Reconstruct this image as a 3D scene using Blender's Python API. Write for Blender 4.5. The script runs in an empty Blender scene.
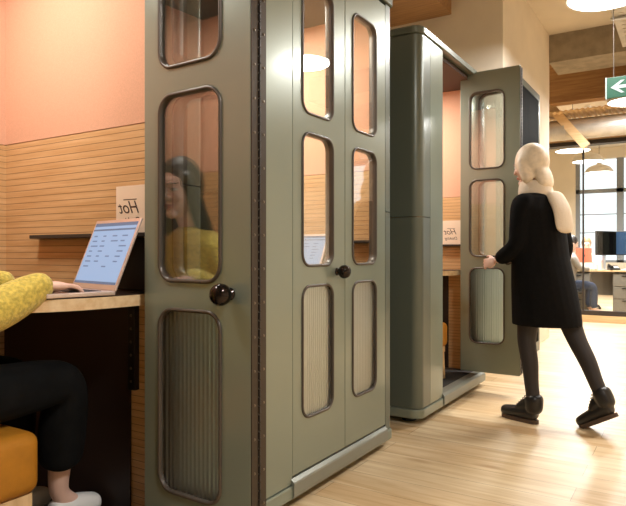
import bpy, bmesh, math, random
from mathutils import Vector, Matrix, Euler
random.seed(4)
PI = math.pi
sc = bpy.context.scene
C = sc.collection

# ------------------------------------------------------------------ materials
def srgb(r, g, b):
    f = lambda c: c / 12.92 if c <= .04045 else ((c + .055) / 1.055) ** 2.4
    return (f(r / 255), f(g / 255), f(b / 255), 1)

def mat(name, col, rough=.5, metal=0, spec=.5, coat=0, noise=0, nscale=20, bump=0, bscale=200, sheen=0, coat_rough=.1):
    m = bpy.data.materials.new(name); m.use_nodes = True
    nt = m.node_tree; b = nt.nodes['Principled BSDF']
    b.inputs['Base Color'].default_value = col
    b.inputs['Roughness'].default_value = rough
    b.inputs['Metallic'].default_value = metal
    b.inputs['Specular IOR Level'].default_value = spec
    b.inputs['Coat Weight'].default_value = coat
    b.inputs['Coat Roughness'].default_value = coat_rough
    if sheen: b.inputs['Sheen Weight'].default_value = sheen
    if noise or bump:
        tc = nt.nodes.new('ShaderNodeTexCoord')
    if noise:
        n = nt.nodes.new('ShaderNodeTexNoise'); n.inputs['Scale'].default_value = nscale; n.inputs['Detail'].default_value = 4
        nt.links.new(tc.outputs['Object'], n.inputs['Vector'])
        r = nt.nodes.new('ShaderNodeValToRGB')
        a, c = .35, .65
        r.color_ramp.elements[0].position = a; r.color_ramp.elements[1].position = c
        r.color_ramp.elements[0].color = tuple(x * (1 - noise) for x in col[:3]) + (1,)
        r.color_ramp.elements[1].color = tuple(min(1, x * (1 + noise)) for x in col[:3]) + (1,)
        nt.links.new(n.outputs['Fac'], r.inputs['Fac']); nt.links.new(r.outputs['Color'], b.inputs['Base Color'])
    if bump:
        n2 = nt.nodes.new('ShaderNodeTexNoise'); n2.inputs['Scale'].default_value = bscale; n2.inputs['Detail'].default_value = 3
        nt.links.new(tc.outputs['Object'], n2.inputs['Vector'])
        bp = nt.nodes.new('ShaderNodeBump'); bp.inputs['Strength'].default_value = bump; bp.inputs['Distance'].default_value = .004
        nt.links.new(n2.outputs['Fac'], bp.inputs['Height']); nt.links.new(bp.outputs['Normal'], b.inputs['Normal'])
    return m

def emit(name, col, s):
    m = bpy.data.materials.new(name); m.use_nodes = True
    b = m.node_tree.nodes['Principled BSDF']
    b.inputs['Base Color'].default_value = tuple(x * .15 for x in col[:3]) + (1,)
    b.inputs['Emission Color'].default_value = col; b.inputs['Emission Strength'].default_value = s
    return m

def glass_clear(name, f0, tint=(1, 1, 1, 1)):
    m = bpy.data.materials.new(name); m.use_nodes = True
    nt = m.node_tree; nt.nodes.remove(nt.nodes['Principled BSDF'])
    out = nt.nodes['Material Output']
    tr = nt.nodes.new('ShaderNodeBsdfTransparent'); tr.inputs['Color'].default_value = tint
    gl = nt.nodes.new('ShaderNodeBsdfGlossy'); gl.inputs['Roughness'].default_value = 0.0
    # Schlick reflectance, the same from both sides of the thin pane
    lw = nt.nodes.new('ShaderNodeLayerWeight'); lw.inputs['Blend'].default_value = .5
    pw = nt.nodes.new('ShaderNodeMath'); pw.operation = 'POWER'; pw.inputs[1].default_value = 5
    ad = nt.nodes.new('ShaderNodeMath'); ad.operation = 'MULTIPLY_ADD'; ad.use_clamp = True; ad.inputs[1].default_value = 1 - f0; ad.inputs[2].default_value = f0
    mx = nt.nodes.new('ShaderNodeMixShader')
    nt.links.new(lw.outputs['Facing'], pw.inputs[0]); nt.links.new(pw.outputs[0], ad.inputs[0]); nt.links.new(ad.outputs[0], mx.inputs[0])
    nt.links.new(tr.outputs[0], mx.inputs[1]); nt.links.new(gl.outputs[0], mx.inputs[2])
    nt.links.new(mx.outputs[0], out.inputs['Surface'])
    return m

def glass_reeded(name):
    m = bpy.data.materials.new(name); m.use_nodes = True
    b = m.node_tree.nodes['Principled BSDF']
    b.inputs['Base Color'].default_value = (.72, .78, .74, 1); b.inputs['Roughness'].default_value = .3
    b.inputs['Transmission Weight'].default_value = 1; b.inputs['IOR'].default_value = 1.45
    return m

def wood_grooved(name, c1, c2, pitch):
    m = bpy.data.materials.new(name); m.use_nodes = True
    nt = m.node_tree; b = nt.nodes['Principled BSDF']; L = nt.links.new; N = nt.nodes.new
    b.inputs['Roughness'].default_value = .5; b.inputs['Specular IOR Level'].default_value = .3
    tc = N('ShaderNodeTexCoord')
    mp = N('ShaderNodeMapping'); mp.inputs['Scale'].default_value = (1.4, 1.4, 26)
    L(tc.outputs['Object'], mp.inputs['Vector'])
    n = N('ShaderNodeTexNoise'); n.inputs['Scale'].default_value = 2.2; n.inputs['Detail'].default_value = 6; n.inputs['Roughness'].default_value = .6
    L(mp.outputs[0], n.inputs['Vector'])
    r = N('ShaderNodeValToRGB'); r.color_ramp.elements[0].position = .3; r.color_ramp.elements[1].position = .7
    r.color_ramp.elements[0].color = c2; r.color_ramp.elements[1].color = c1
    L(n.outputs['Fac'], r.inputs['Fac'])
    sp = N('ShaderNodeSeparateXYZ'); L(tc.outputs['Object'], sp.inputs[0])
    dv = N('ShaderNodeMath'); dv.operation = 'DIVIDE'; dv.inputs[1].default_value = pitch; L(sp.outputs['Z'], dv.inputs[0])
    fr = N('ShaderNodeMath'); fr.operation = 'FRACT'; L(dv.outputs[0], fr.inputs[0])
    lt = N('ShaderNodeMath'); lt.operation = 'LESS_THAN'; lt.inputs[1].default_value = .09; L(fr.outputs[0], lt.inputs[0])
    mx = N('ShaderNodeMix'); mx.data_type = 'RGBA'; mx.inputs['B'].default_value = tuple(x * .5 for x in c2[:3]) + (1,)
    L(lt.outputs[0], mx.inputs['Factor']); L(r.outputs['Color'], mx.inputs['A']); L(mx.outputs['Result'], b.inputs['Base Color'])
    bp = N('ShaderNodeBump'); bp.invert = True; bp.inputs['Strength'].default_value = .6; bp.inputs['Distance'].default_value = .002
    L(lt.outputs[0], bp.inputs['Height']); L(bp.outputs['Normal'], b.inputs['Normal'])
    return m

def wood_plain(name, c1, c2, axis='X', rough=.45, scale=1.0):
    m = bpy.data.materials.new(name); m.use_nodes = True
    nt = m.node_tree; b = nt.nodes['Principled BSDF']; L = nt.links.new; N = nt.nodes.new
    b.inputs['Roughness'].default_value = rough
    tc = N('ShaderNodeTexCoord'); mp = N('ShaderNodeMapping')
    s = [22 * scale] * 3; s['XYZ'.index(axis)] = 1.5 * scale; mp.inputs['Scale'].default_value = s
    L(tc.outputs['Object'], mp.inputs['Vector'])
    n = N('ShaderNodeTexNoise'); n.inputs['Scale'].default_value = 2; n.inputs['Detail'].default_value = 5
    L(mp.outputs[0], n.inputs['Vector'])
    r = N('ShaderNodeValToRGB'); r.color_ramp.elements[0].position = .32; r.color_ramp.elements[1].position = .68
    r.color_ramp.elements[0].color = c2; r.color_ramp.elements[1].color = c1
    L(n.outputs['Fac'], r.inputs['Fac']); L(r.outputs['Color'], b.inputs['Base Color'])
    return m

def floor_planks(name):
    m = bpy.data.materials.new(name); m.use_nodes = True
    nt = m.node_tree; b = nt.nodes['Principled BSDF']; L = nt.links.new; N = nt.nodes.new
    b.inputs['Roughness'].default_value = .42; b.inputs['Specular IOR Level'].default_value = .35
    tc = N('ShaderNodeTexCoord')
    br = N('ShaderNodeTexBrick'); br.offset = .37; br.offset_frequency = 2
    br.inputs['Scale'].default_value = 1; br.inputs['Brick Width'].default_value = 1.5; br.inputs['Row Height'].default_value = .17
    br.inputs['Mortar Size'].default_value = .0016; br.inputs['Mortar Smooth'].default_value = .1; br.inputs['Bias'].default_value = 0
    br.inputs['Color1'].default_value = srgb(234, 212, 176); br.inputs['Color2'].default_value = srgb(214, 182, 138); br.inputs['Mortar'].default_value = srgb(170, 140, 104)
    L(tc.outputs['Object'], br.inputs['Vector'])
    mp = N('ShaderNodeMapping'); mp.inputs['Scale'].default_value = (1.1, 13, 1); L(tc.outputs['Object'], mp.inputs['Vector'])
    n = N('ShaderNodeTexNoise'); n.inputs['Scale'].default_value = 1.6; n.inputs['Detail'].default_value = 7; n.inputs['Roughness'].default_value = .62; n.inputs['Distortion'].default_value = .5
    L(mp.outputs[0], n.inputs['Vector'])
    r = N('ShaderNodeValToRGB'); r.color_ramp.elements[0].position = .33; r.color_ramp.elements[1].position = .62
    r.color_ramp.elements[0].color = (.76, .66, .52, 1); r.color_ramp.elements[1].color = (1, 1, 1, 1)
    L(n.outputs['Fac'], r.inputs['Fac'])
    mx = N('ShaderNodeMix'); mx.data_type = 'RGBA'; mx.blend_type = 'MULTIPLY'; mx.inputs['Factor'].default_value = .95
    L(br.outputs['Color'], mx.inputs['A']); L(r.outputs['Color'], mx.inputs['B'])
    # a few knots
    mp2 = N('ShaderNodeMapping'); mp2.inputs['Scale'].default_value = (1.5, 5, 1); L(tc.outputs['Object'], mp2.inputs['Vector'])
    v = N('ShaderNodeTexVoronoi'); v.inputs['Scale'].default_value = 1.05; L(mp2.outputs[0], v.inputs['Vector'])
    r2 = N('ShaderNodeValToRGB'); r2.color_ramp.elements[0].position = .03; r2.color_ramp.elements[1].position = .16
    r2.color_ramp.elements[0].color = (.62, .45, .3, 1); r2.color_ramp.elements[1].color = (1, 1, 1, 1)
    L(v.outputs['Distance'], r2.inputs['Fac'])
    mx2 = N('ShaderNodeMix'); mx2.data_type = 'RGBA'; mx2.blend_type = 'MULTIPLY'; mx2.inputs['Factor'].default_value = .7
    L(mx.outputs['Result'], mx2.inputs['A']); L(r2.outputs['Color'], mx2.inputs['B']); L(mx2.outputs['Result'], b.inputs['Base Color'])
    return m

M = {}
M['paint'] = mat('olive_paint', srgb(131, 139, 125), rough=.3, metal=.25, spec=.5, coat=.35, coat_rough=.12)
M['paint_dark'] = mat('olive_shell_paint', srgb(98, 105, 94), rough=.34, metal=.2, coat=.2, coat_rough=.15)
M['gap'] = mat('dark_gap', srgb(28, 26, 22), rough=.8)
M['gasket'] = mat('brown_grey_gasket', srgb(84, 76, 68), rough=.38, metal=.3)
M['hinge'] = mat('bronze_hinge', srgb(66, 58, 50), rough=.4, metal=.6)
M['screw'] = mat('screw_steel', srgb(120, 112, 102), rough=.3, metal=1)
M['knob'] = mat('black_chrome', srgb(52, 46, 44), rough=.08, metal=.9)
M['glass'] = glass_clear('window_glass', .18, (.96, .98, .96, 1))
M['glass_wall'] = glass_clear('partition_glass', .03, (.95, .97, .97, 1))
M['reeded'] = glass_reeded('reeded_glass')
M['peach'] = mat('peach_felt', srgb(223, 174, 145), rough=.9, spec=.1, noise=.05, nscale=260, bump=.15, bscale=400)
M['wood'] = wood_grooved('grooved_plywood', srgb(222, 184, 136), srgb(198, 152, 100), .0248)
M['desk'] = wood_plain('plywood_edge', srgb(240, 214, 174), srgb(222, 188, 142), 'X')
M['desk_top'] = mat('dark_desk_laminate', srgb(58, 40, 34), rough=.4)
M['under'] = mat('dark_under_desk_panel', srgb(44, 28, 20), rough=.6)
M['carpet'] = mat('dark_carpet', srgb(62, 60, 58), rough=.95, bump=.4, bscale=300)
M['brown'] = mat('brown_ceiling_panel', srgb(76, 58, 50), rough=.7)
M['sill'] = mat('brushed_sill', srgb(132, 134, 124), rough=.35, metal=.3)
M['black'] = mat('matt_black', srgb(26, 25, 25), rough=.55)
M['blackmetal'] = mat('black_metal', srgb(34, 30, 28), rough=.4, metal=.4)
M['floor'] = floor_planks('oak_planks')
M['cream'] = mat('cream_plaster', srgb(238, 226, 207), rough=.85, spec=.2, noise=.03, nscale=3)
M['ceil'] = mat('plaster_ceiling', srgb(222, 210, 192), rough=.9, noise=.05, nscale=2)
M['concrete'] = mat('raw_concrete', srgb(150, 137, 118), rough=.9, noise=.14, nscale=9, bump=.3, bscale=40)
M['brownbeam'] = wood_plain('brown_timber', srgb(178, 136, 88), srgb(148, 106, 66), 'X')
M['timber'] = wood_plain('pale_timber', srgb(238, 206, 160), srgb(222, 186, 138), 'X')
M['duct'] = mat('galvanised_duct', srgb(196, 190, 180), rough=.4, metal=.6, noise=.1, nscale=7)
M['white'] = mat('white_enamel', srgb(238, 234, 226), rough=.4)
M['lamp'] = emit('lamp_diffuser', (1, .95, .86, 1), 9)
M['booth_lamp'] = emit('booth_lamp', (1, .9, .78, 1), 6)
M['skin'] = mat('skin', srgb(238, 198, 180), rough=.5, spec=.35)
M['lips'] = mat('lips', srgb(188, 106, 98), rough=.4)
M['eye'] = mat('eye_white', srgb(236, 232, 226), rough=.2)
M['iris'] = mat('iris_and_brow', srgb(50, 34, 26), rough=.4)
M['hair_dark'] = mat('dark_hair', srgb(34, 25, 22), rough=.5, noise=.3, nscale=60)
M['hair_blond'] = mat('pale_blond_hair', srgb(240, 222, 196), rough=.5, noise=.08, nscale=40)
M['hair_tan'] = mat('tan_hair', srgb(150, 120, 86), rough=.6)
M['sweater'] = mat('mustard_wool', srgb(214, 190, 92), rough=.95, spec=.1, noise=.22, nscale=90, bump=1.0, bscale=120, sheen=.3)
M['trousers'] = mat('black_trousers', srgb(17, 18, 19), rough=.9, spec=.15, noise=.2, nscale=20, bump=.3, bscale=30)
M['tights'] = mat('black_tights', srgb(44, 38, 38), rough=.6)
M['coat'] = mat('black_wool_coat', srgb(17, 16, 16), rough=.95, spec=.15, noise=.15, nscale=40)
M['scarf'] = mat('cream_scarf', srgb(236, 220, 198), rough=.95, bump=.5, bscale=90)
M['boot'] = mat('black_leather', srgb(30, 28, 28), rough=.35, bump=.2, bscale=60)
M['sole'] = mat('boot_sole', srgb(84, 66, 52), rough=.7)
M['trainer'] = mat('white_trainer', srgb(238, 238, 236), rough=.5)
M['mustard'] = mat('mustard_leather', srgb(188, 126, 36), rough=.5, noise=.1, nscale=14, bump=.15, bscale=220)
M['beech'] = wood_plain('beech', srgb(232, 200, 154), srgb(212, 176, 128), 'Z')
M['alu'] = mat('rose_silver_aluminium', srgb(224, 205, 196), rough=.3, metal=.6)
M['silver'] = mat('silver_aluminium', srgb(205, 206, 208), rough=.3, metal=.7)
M['screen'] = emit('laptop_screen', srgb(160, 186, 222), .62)
M['screen_bar'] = emit('screen_bar', srgb(112, 128, 156), .5)
M['screen_text'] = emit('screen_text', srgb(120, 140, 176), .5)
M['bezel'] = mat('bezel', srgb(150, 140, 136), rough=.4)
M['paper'] = mat('sign_paper', srgb(242, 222, 198), rough=.6)
M['ink'] = mat('sign_ink', srgb(66, 44, 36), rough=.6)
M['green'] = emit('exit_green', srgb(6, 116, 80), .28)
M['exit_white'] = emit('exit_white', srgb(215, 232, 222), .55)
M['coral'] = mat('coral_shell', srgb(244, 120, 92), rough=.5)
M['grey_wool'] = mat('grey_wool', srgb(150, 140, 130), rough=.9)
M['offwhite'] = mat('offwhite_cotton', srgb(230, 226, 216), rough=.9)
M['navy'] = mat('navy_cotton', srgb(44, 56, 82), rough=.9)
M['greypanel'] = mat('grey_laminate', srgb(128, 120, 108), rough=.5)
M['darkglass'] = mat('dark_cabinet_door', srgb(7, 7, 7), rough=.7, spec=.05)
M['mon_screen'] = emit('monitor_screen', srgb(60, 92, 128), .5)
M['whiteplastic'] = mat('white_plastic', srgb(232, 232, 230), rough=.4)
M['winframe'] = mat('grey_window_frame', srgb(140, 146, 154), rough=.5)
M['dark_trim'] = mat('dark_trim', srgb(56, 48, 42), rough=.5)

# ------------------------------------------------------------------ object helpers
def link(o, parent=None):
    C.objects.link(o)
    if parent is not None: o.parent = parent
    return o
def obj(name, me, m=None, parent=None, loc=None, rot=None, smooth=False):
    if isinstance(me, bmesh.types.BMesh):
        bm = me; bmesh.ops.recalc_face_normals(bm, faces=bm.faces[:]); me = bpy.data.meshes.new(name); bm.to_mesh(me); bm.free()
    o = bpy.data.objects.new(name, me); link(o, parent)
    if m is not None and not me.materials: me.materials.append(m)
    if loc: o.location = loc
    if rot: o.rotation_euler = rot
    if smooth:
        for p in me.polygons: p.use_smooth = True
    return o
def tag(o, label, cat, group=None):
    o['label'] = label; o['category'] = cat
    if group: o['group'] = group
    return o
def thing(name, label, cat, loc=(0, 0, 0), rz=0, group=None):
    o = bpy.data.objects.new(name, None); o.empty_display_size = .1; link(o); o.location = loc; o.rotation_euler = (0, 0, rz)
    return tag(o, label, cat, group)
def struct(name, bm, m, parent=None):
    o = obj(name, bm, m, parent)
    if parent is None: o['kind'] = 'structure'
    return o
def copy_tree(o, parent=None):
    c = o.copy(); C.objects.link(c)
    if parent is not None: c.parent = parent
    for ch in list(o.children): copy_tree(ch, c)
    return c

def box(bm, x0, x1, y0, y1, z0, z1, bev=0, seg=2, M4=None):
    r = bmesh.ops.create_cube(bm, size=1)
    vs = r['verts']
    for v in vs:
        v.co = Vector((x0 + (v.co.x + .5) * (x1 - x0), y0 + (v.co.y + .5) * (y1 - y0), z0 + (v.co.z + .5) * (z1 - z0)))
    if bev:
        es = list({e for v in vs for e in v.link_edges})
        g = bmesh.ops.bevel(bm, geom=es, offset=bev, segments=seg, affect='EDGES', profile=.5)
        vs = list({v for f in g['faces'] for v in f.verts} | {v for v in vs if v.is_valid})
    if M4 is not None:
        for v in vs: v.co = M4 @ v.co
    return vs
def bx(*a, **k):
    bm = bmesh.new(); box(bm, *a, **k); return bm
def prism(bm, pts, z0, z1, axis='Z'):
    f = {'Z': lambda a, b, c: (a, b, c), 'X': lambda a, b, c: (c, a, b), 'Y': lambda a, b, c: (a, c, b)}[axis]
    lo = [bm.verts.new(f(p[0], p[1], z0)) for p in pts]; hi = [bm.verts.new(f(p[0], p[1], z1)) for p in pts]
    n = len(pts)
    bm.faces.new(lo[::-1]); bm.faces.new(hi)
    for i in range(n): bm.faces.new((lo[i], lo[(i + 1) % n], hi[(i + 1) % n], hi[i]))
    return lo + hi
def loft(bm, rings, cap=True, closed=True):
    R = [[bm.verts.new(p) for p in r] for r in rings]; n = len(R[0])
    for a, b in zip(R, R[1:]):
        for i in range(n if closed else n - 1): bm.faces.new((a[i], a[(i + 1) % n], b[(i + 1) % n], b[i]))
    if cap: bm.faces.new(R[0][::-1]); bm.faces.new(R[-1])
def lathe(bm, prof, seg=32, c=(0, 0, 0), axis='Z'):
    f = {'Z': lambda a, b, h: (c[0] + a, c[1] + b, c[2] + h), 'Y': lambda a, b, h: (c[0] + a, c[1] + h, c[2] + b), 'X': lambda a, b, h: (c[0] + h, c[1] + a, c[2] + b)}[axis]
    R = []
    for r, h in prof:
        if r < 1e-6: R.append([bm.verts.new(f(0, 0, h))])
        else: R.append([bm.verts.new(f(r * math.cos(2 * PI * i / seg), r * math.sin(2 * PI * i / seg), h)) for i in range(seg)])
    for a, b in zip(R, R[1:]):
        for i in range(seg):
            j = (i + 1) % seg
            if len(a) == 1 and len(b) > 1: bm.faces.new((a[0], b[j], b[i]))
            elif len(b) == 1 and len(a) > 1: bm.faces.new((a[i], a[j], b[0]))
            elif len(a) > 1: bm.faces.new((a[i], a[j], b[j], b[i]))
def tube(bm, pts, r, seg=10):
    pts = [Vector(p) for p in pts]; rings = []
    rr = r if isinstance(r, (list, tuple)) else [r] * len(pts)
    for i, p in enumerate(pts):
        t = (pts[min(i + 1, len(pts) - 1)] - pts[max(i - 1, 0)]).normalized()
        u = t.cross(Vector((0, 0, 1)) if abs(t.z) < .9 else Vector((1, 0, 0))).normalized(); v = t.cross(u)
        rings.append([p + rr[i] * (u * math.cos(2 * PI * k / seg) + v * math.sin(2 * PI * k / seg)) for k in range(seg)])
    loft(bm, rings)
def rrect(x0, x1, y0, y1, r, n=7):
    P = []
    for cx, cy, a in ((x1 - r, y1 - r, 0), (x0 + r, y1 - r, 90), (x0 + r, y0 + r, 180), (x1 - r, y0 + r, 270)):
        for i in range(n + 1):
            t = math.radians(a + 90 * i / n); P.append((cx + r * math.cos(t), cy + r * math.sin(t)))
    return P
def plate(outline, holes, t0, t1, bevel=0):
    """flat plate in X-Z with holes, thickness along Y from t0 to t1 (a mesh)"""
    cu = bpy.data.curves.new('tmp', 'CURVE'); cu.dimensions = '2D'; cu.fill_mode = 'BOTH'
    cu.extrude = (t1 - t0) / 2 - bevel; cu.bevel_depth = bevel; cu.bevel_resolution = 1; cu.offset = -bevel
    for P in [outline] + holes:
        s = cu.splines.new('POLY'); s.points.add(len(P) - 1); s.use_cyclic_u = True
        for q, p in zip(s.points, P): q.co = (p[0], p[1], 0, 1)
    o = bpy.data.objects.new('tmp', cu); C.objects.link(o)
    dg = bpy.context.evaluated_depsgraph_get()
    me = bpy.data.meshes.new_from_object(o.evaluated_get(dg)); bpy.data.objects.remove(o); bpy.data.curves.remove(cu)
    bm = bmesh.new(); bm.from_mesh(me); bpy.data.meshes.remove(me)
    bmesh.ops.remove_doubles(bm, verts=bm.verts[:], dist=1e-5)
    for v in bm.verts: v.co = Vector((v.co.x, (t0 + t1) / 2 + v.co.z, v.co.y))
    return bm
def text_mesh(body, size, shear=0, mirror=False, depth=.0006, align='CENTER'):
    cu = bpy.data.curves.new('tmp', 'FONT'); cu.body = body; cu.size = size; cu.shear = shear; cu.align_x = align; cu.extrude = depth
    o = bpy.data.objects.new('tmp', cu); C.objects.link(o)
    dg = bpy.context.evaluated_depsgraph_get()
    me = bpy.data.meshes.new_from_object(o.evaluated_get(dg)); bpy.data.objects.remove(o); bpy.data.curves.remove(cu)
    bm = bmesh.new(); bm.from_mesh(me); bpy.data.meshes.remove(me)
    for v in bm.verts: v.co = Vector((v.co.x * (-1 if mirror else 1), -v.co.z, v.co.y))
    return bm
def evaluated(o):
    dg = bpy.context.evaluated_depsgraph_get(); dg.update()
    me = bpy.data.meshes.new_from_object(o.evaluated_get(dg)); d = o.data; bpy.data.objects.remove(o); bpy.data.meshes.remove(d)
    return me
def skin(bm_dst, joints, chains, sub=2):
    """joints: name -> (co, radius | (rx, ry)); chains: lists of names. Adds the skinned surface to bm_dst."""
    names = list(joints); idx = {n: i for i, n in enumerate(names)}
    me = bpy.data.meshes.new('tmp'); E = []
    for ch in chains: E += [(idx[a], idx[b]) for a, b in zip(ch, ch[1:])]
    me.from_pydata([joints[n][0] for n in names], E, [])
    o = bpy.data.objects.new('tmp', me); C.objects.link(o)
    md = o.modifiers.new('s', 'SKIN'); md.use_smooth_shade = True; md.branch_smoothing = .5
    if not me.skin_vertices: 
        bpy.context.view_layer.objects.active = o
    sv = me.skin_vertices[0].data
    for n in names:
        r = joints[n][1]; sv[idx[n]].radius = r if isinstance(r, (tuple, list)) else (r, r); sv[idx[n]].use_root = False
    sv[0].use_root = True
    s = o.modifiers.new('u', 'SUBSURF'); s.levels = sub; s.render_levels = sub
    m2 = evaluated(o)
    t = bmesh.new(); t.from_mesh(m2); bpy.data.meshes.remove(m2)
    add(bm_dst, t)
def add(dst, src, M4=None):
    if M4 is not None:
        for v in src.verts: v.co = M4 @ v.co
    tmp = bpy.data.meshes.new('t'); src.to_mesh(tmp); src.free(); dst.from_mesh(tmp); bpy.data.meshes.remove(tmp)
def remesh(bm, vox, smooth=3):
    me = bpy.data.meshes.new('tmp'); bmesh.ops.recalc_face_normals(bm, faces=bm.faces[:]); bm.to_mesh(me); bm.free()
    o = bpy.data.objects.new('tmp', me); C.objects.link(o)
    r = o.modifiers.new('r', 'REMESH'); r.mode = 'VOXEL'; r.voxel_size = vox; r.use_smooth_shade = True
    if smooth:
        s = o.modifiers.new('s', 'SMOOTH'); s.iterations = smooth; s.factor = .5
    me = evaluated(o)
    for p in me.polygons: p.use_smooth = True
    return me
def ell(bm, c, r, sub=3, M4=None):
    v = bmesh.ops.create_icosphere(bm, subdivisions=sub, radius=1)['verts']
    for q in v:
        q.co = Vector((c[0] + q.co.x * r[0], c[1] + q.co.y * r[1], c[2] + q.co.z * r[2]))
        if M4 is not None: q.co = M4 @ q.co
    return v

# ------------------------------------------------------------------ camera
cam = bpy.data.cameras.new('camera'); co = bpy.data.objects.new('camera', cam); C.objects.link(co)
cam.sensor_width = 36; cam.lens = 36 * 605 / 626; cam.clip_start = .02
co.location = (1.375, 0, 1.04); co.rotation_euler = (PI / 2, 0, math.radians(32)); sc.camera = co

# ------------------------------------------------------------------ the setting
XR, YB = 4.4, -3.4
struct('floor', bx(-6, XR, YB, 18.2, -.1, 0), M['floor'])
struct('ceiling', bx(-6, XR, YB, 18.2, 3.72, 3.82), M['ceil'])
struct('wall_front', bx(-6, XR, YB - .12, YB, 0, 3.72), M['concrete'])
struct('wall_back', bx(-6, -.107, 5.7, 5.82, 0, 3.72), M['cream'])
struct('wall_left', bx(-.22, -.107, 5.82, 7.86, 0, 3.72), M['cream'])
struct('wall_booths', bx(-1.5, -1.38, YB, 5.7, 0, 3.72), M['cream'])
struct('beam_brown', bx(-1.38, -.6, 5.1, 5.7, 3.36, 3.72), M['brownbeam'])
struct('beam_concrete', bx(-.107, 3.6, 7.86, 8.46, 3.38, 3.72), M['concrete'])
struct('beam_timber', bx(-.3, 3.6, 8.9, 9.1, 3.12, 3.72), M['brownbeam'])
# ribbed metal decking under the far ceiling
bm = bmesh.new()
prof = []
for i in range(230):
    x = -.6 + i * .018; h = (.0, .0, .014, .014)[i % 4]; prof.append((x, h))
rings = [[(x, 9.12, 3.03 + h), (x, 9.12, 3.045 + h), (x, 9.65, 3.045 + h), (x, 9.65, 3.03 + h)] for x, h in prof]
loft(bm, rings)
struct('trim_decking', bm, M['timber'])
# glass partition: header, brace, glass, mullions, base
hd = struct('wall_partition', bx(-4, XR, 9.95, 10.1, 2.74, 2.97), M['timber'])
struct('partition_track', bx(-4, XR, 9.93, 10.12, 2.68, 2.74), M['dark_trim'], hd)
obj('brace', bx(-.06, .06, -.03, .03, -.55, .55, M4=Matrix.Translation((-.215, 9.3, 2.98)) @ Matrix.Rotation(math.radians(-37.6), 4, 'Y')), M['timber'], hd)
struct('partition_base', bx(-4, XR, 9.96, 10.08, 0, .1), M['timber'], hd)
struct('partition_rail', bx(-4, XR, 9.985, 10.055, .1, .17), M['dark_trim'], hd)
for x in (-1.5, -.02, 1.3, 2.7):
    obj('partition_mullion', bx(x - .012, x + .012, 10.0, 10.04, .17, 2.68), M['dark_trim'], hd)
obj('partition_glass', bx(-4, XR, 10.014, 10.026, .17, 2.68), M['glass_wall'], hd)
# far room
struct('wall_far_left', bx(-6, -1.18, 17.0, 17.2, 0, 3.72), M['cream'])
struct('wall_far_top', bx(-1.18, XR, 17.0, 17.2, 3.45, 3.72), M['cream'])
struct('wall_far_sill', bx(-1.18, XR, 17.0, 17.2, 0, .8), M['cream'])
fw = struct('window_1', bx(-1.18, XR, 17.02, 17.14, 2.58, 2.68), M['winframe'])
for x in (-1.18, -.22, .9, 2.0, 3.1):
    obj('window_mullion', bx(x, x + .1 + (.06 if x == -.22 else 0), 17.02, 17.14, .8, 3.45), M['winframe'], fw)
for z in (1.55, 2.02):
    obj('window_bar', bx(-1.08, XR, 17.06, 17.09, z, z + .025), M['winframe'], fw)
obj('window_frame', bx(-1.18, XR, 17.02, 17.14, .8, .86), M['winframe'], fw)
obj('window_pane', bx(-1.1, XR, 17.07, 17.076, .86, 3.45), M['glass_wall'], fw)
struct('wall_far_side', bx(-6.1, -6, YB, 18.2, 0, 3.72), M['cream'])
# right wall with tall daylight windows, behind the photographer's shoulder
struct('wall_right_near', bx(XR, XR + .15, YB, 10.1, 0, 3.72), M['cream'])
struct('wall_right_sill', bx(XR, XR + .15, 10.1, 18.2, 0, .7), M['cream'])
struct('wall_right_top', bx(XR, XR + .15, 10.1, 18.2, 3.0, 3.72), M['cream'])
for y in (10.1, 12.8, 15.5):
    struct('wall_right_pier', bx(XR, XR + .15, y, y + .7, .7, 3.0), M['cream'])
    w = struct('window_2', bx(XR + .05, XR + .1, y + .7, y + 2.7, 1.95, 2.0), M['winframe'])
    obj('window_mullion', bx(XR + .05, XR + .1, y + 1.68, y + 1.72, .7, 3.0), M['winframe'], w)

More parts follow.
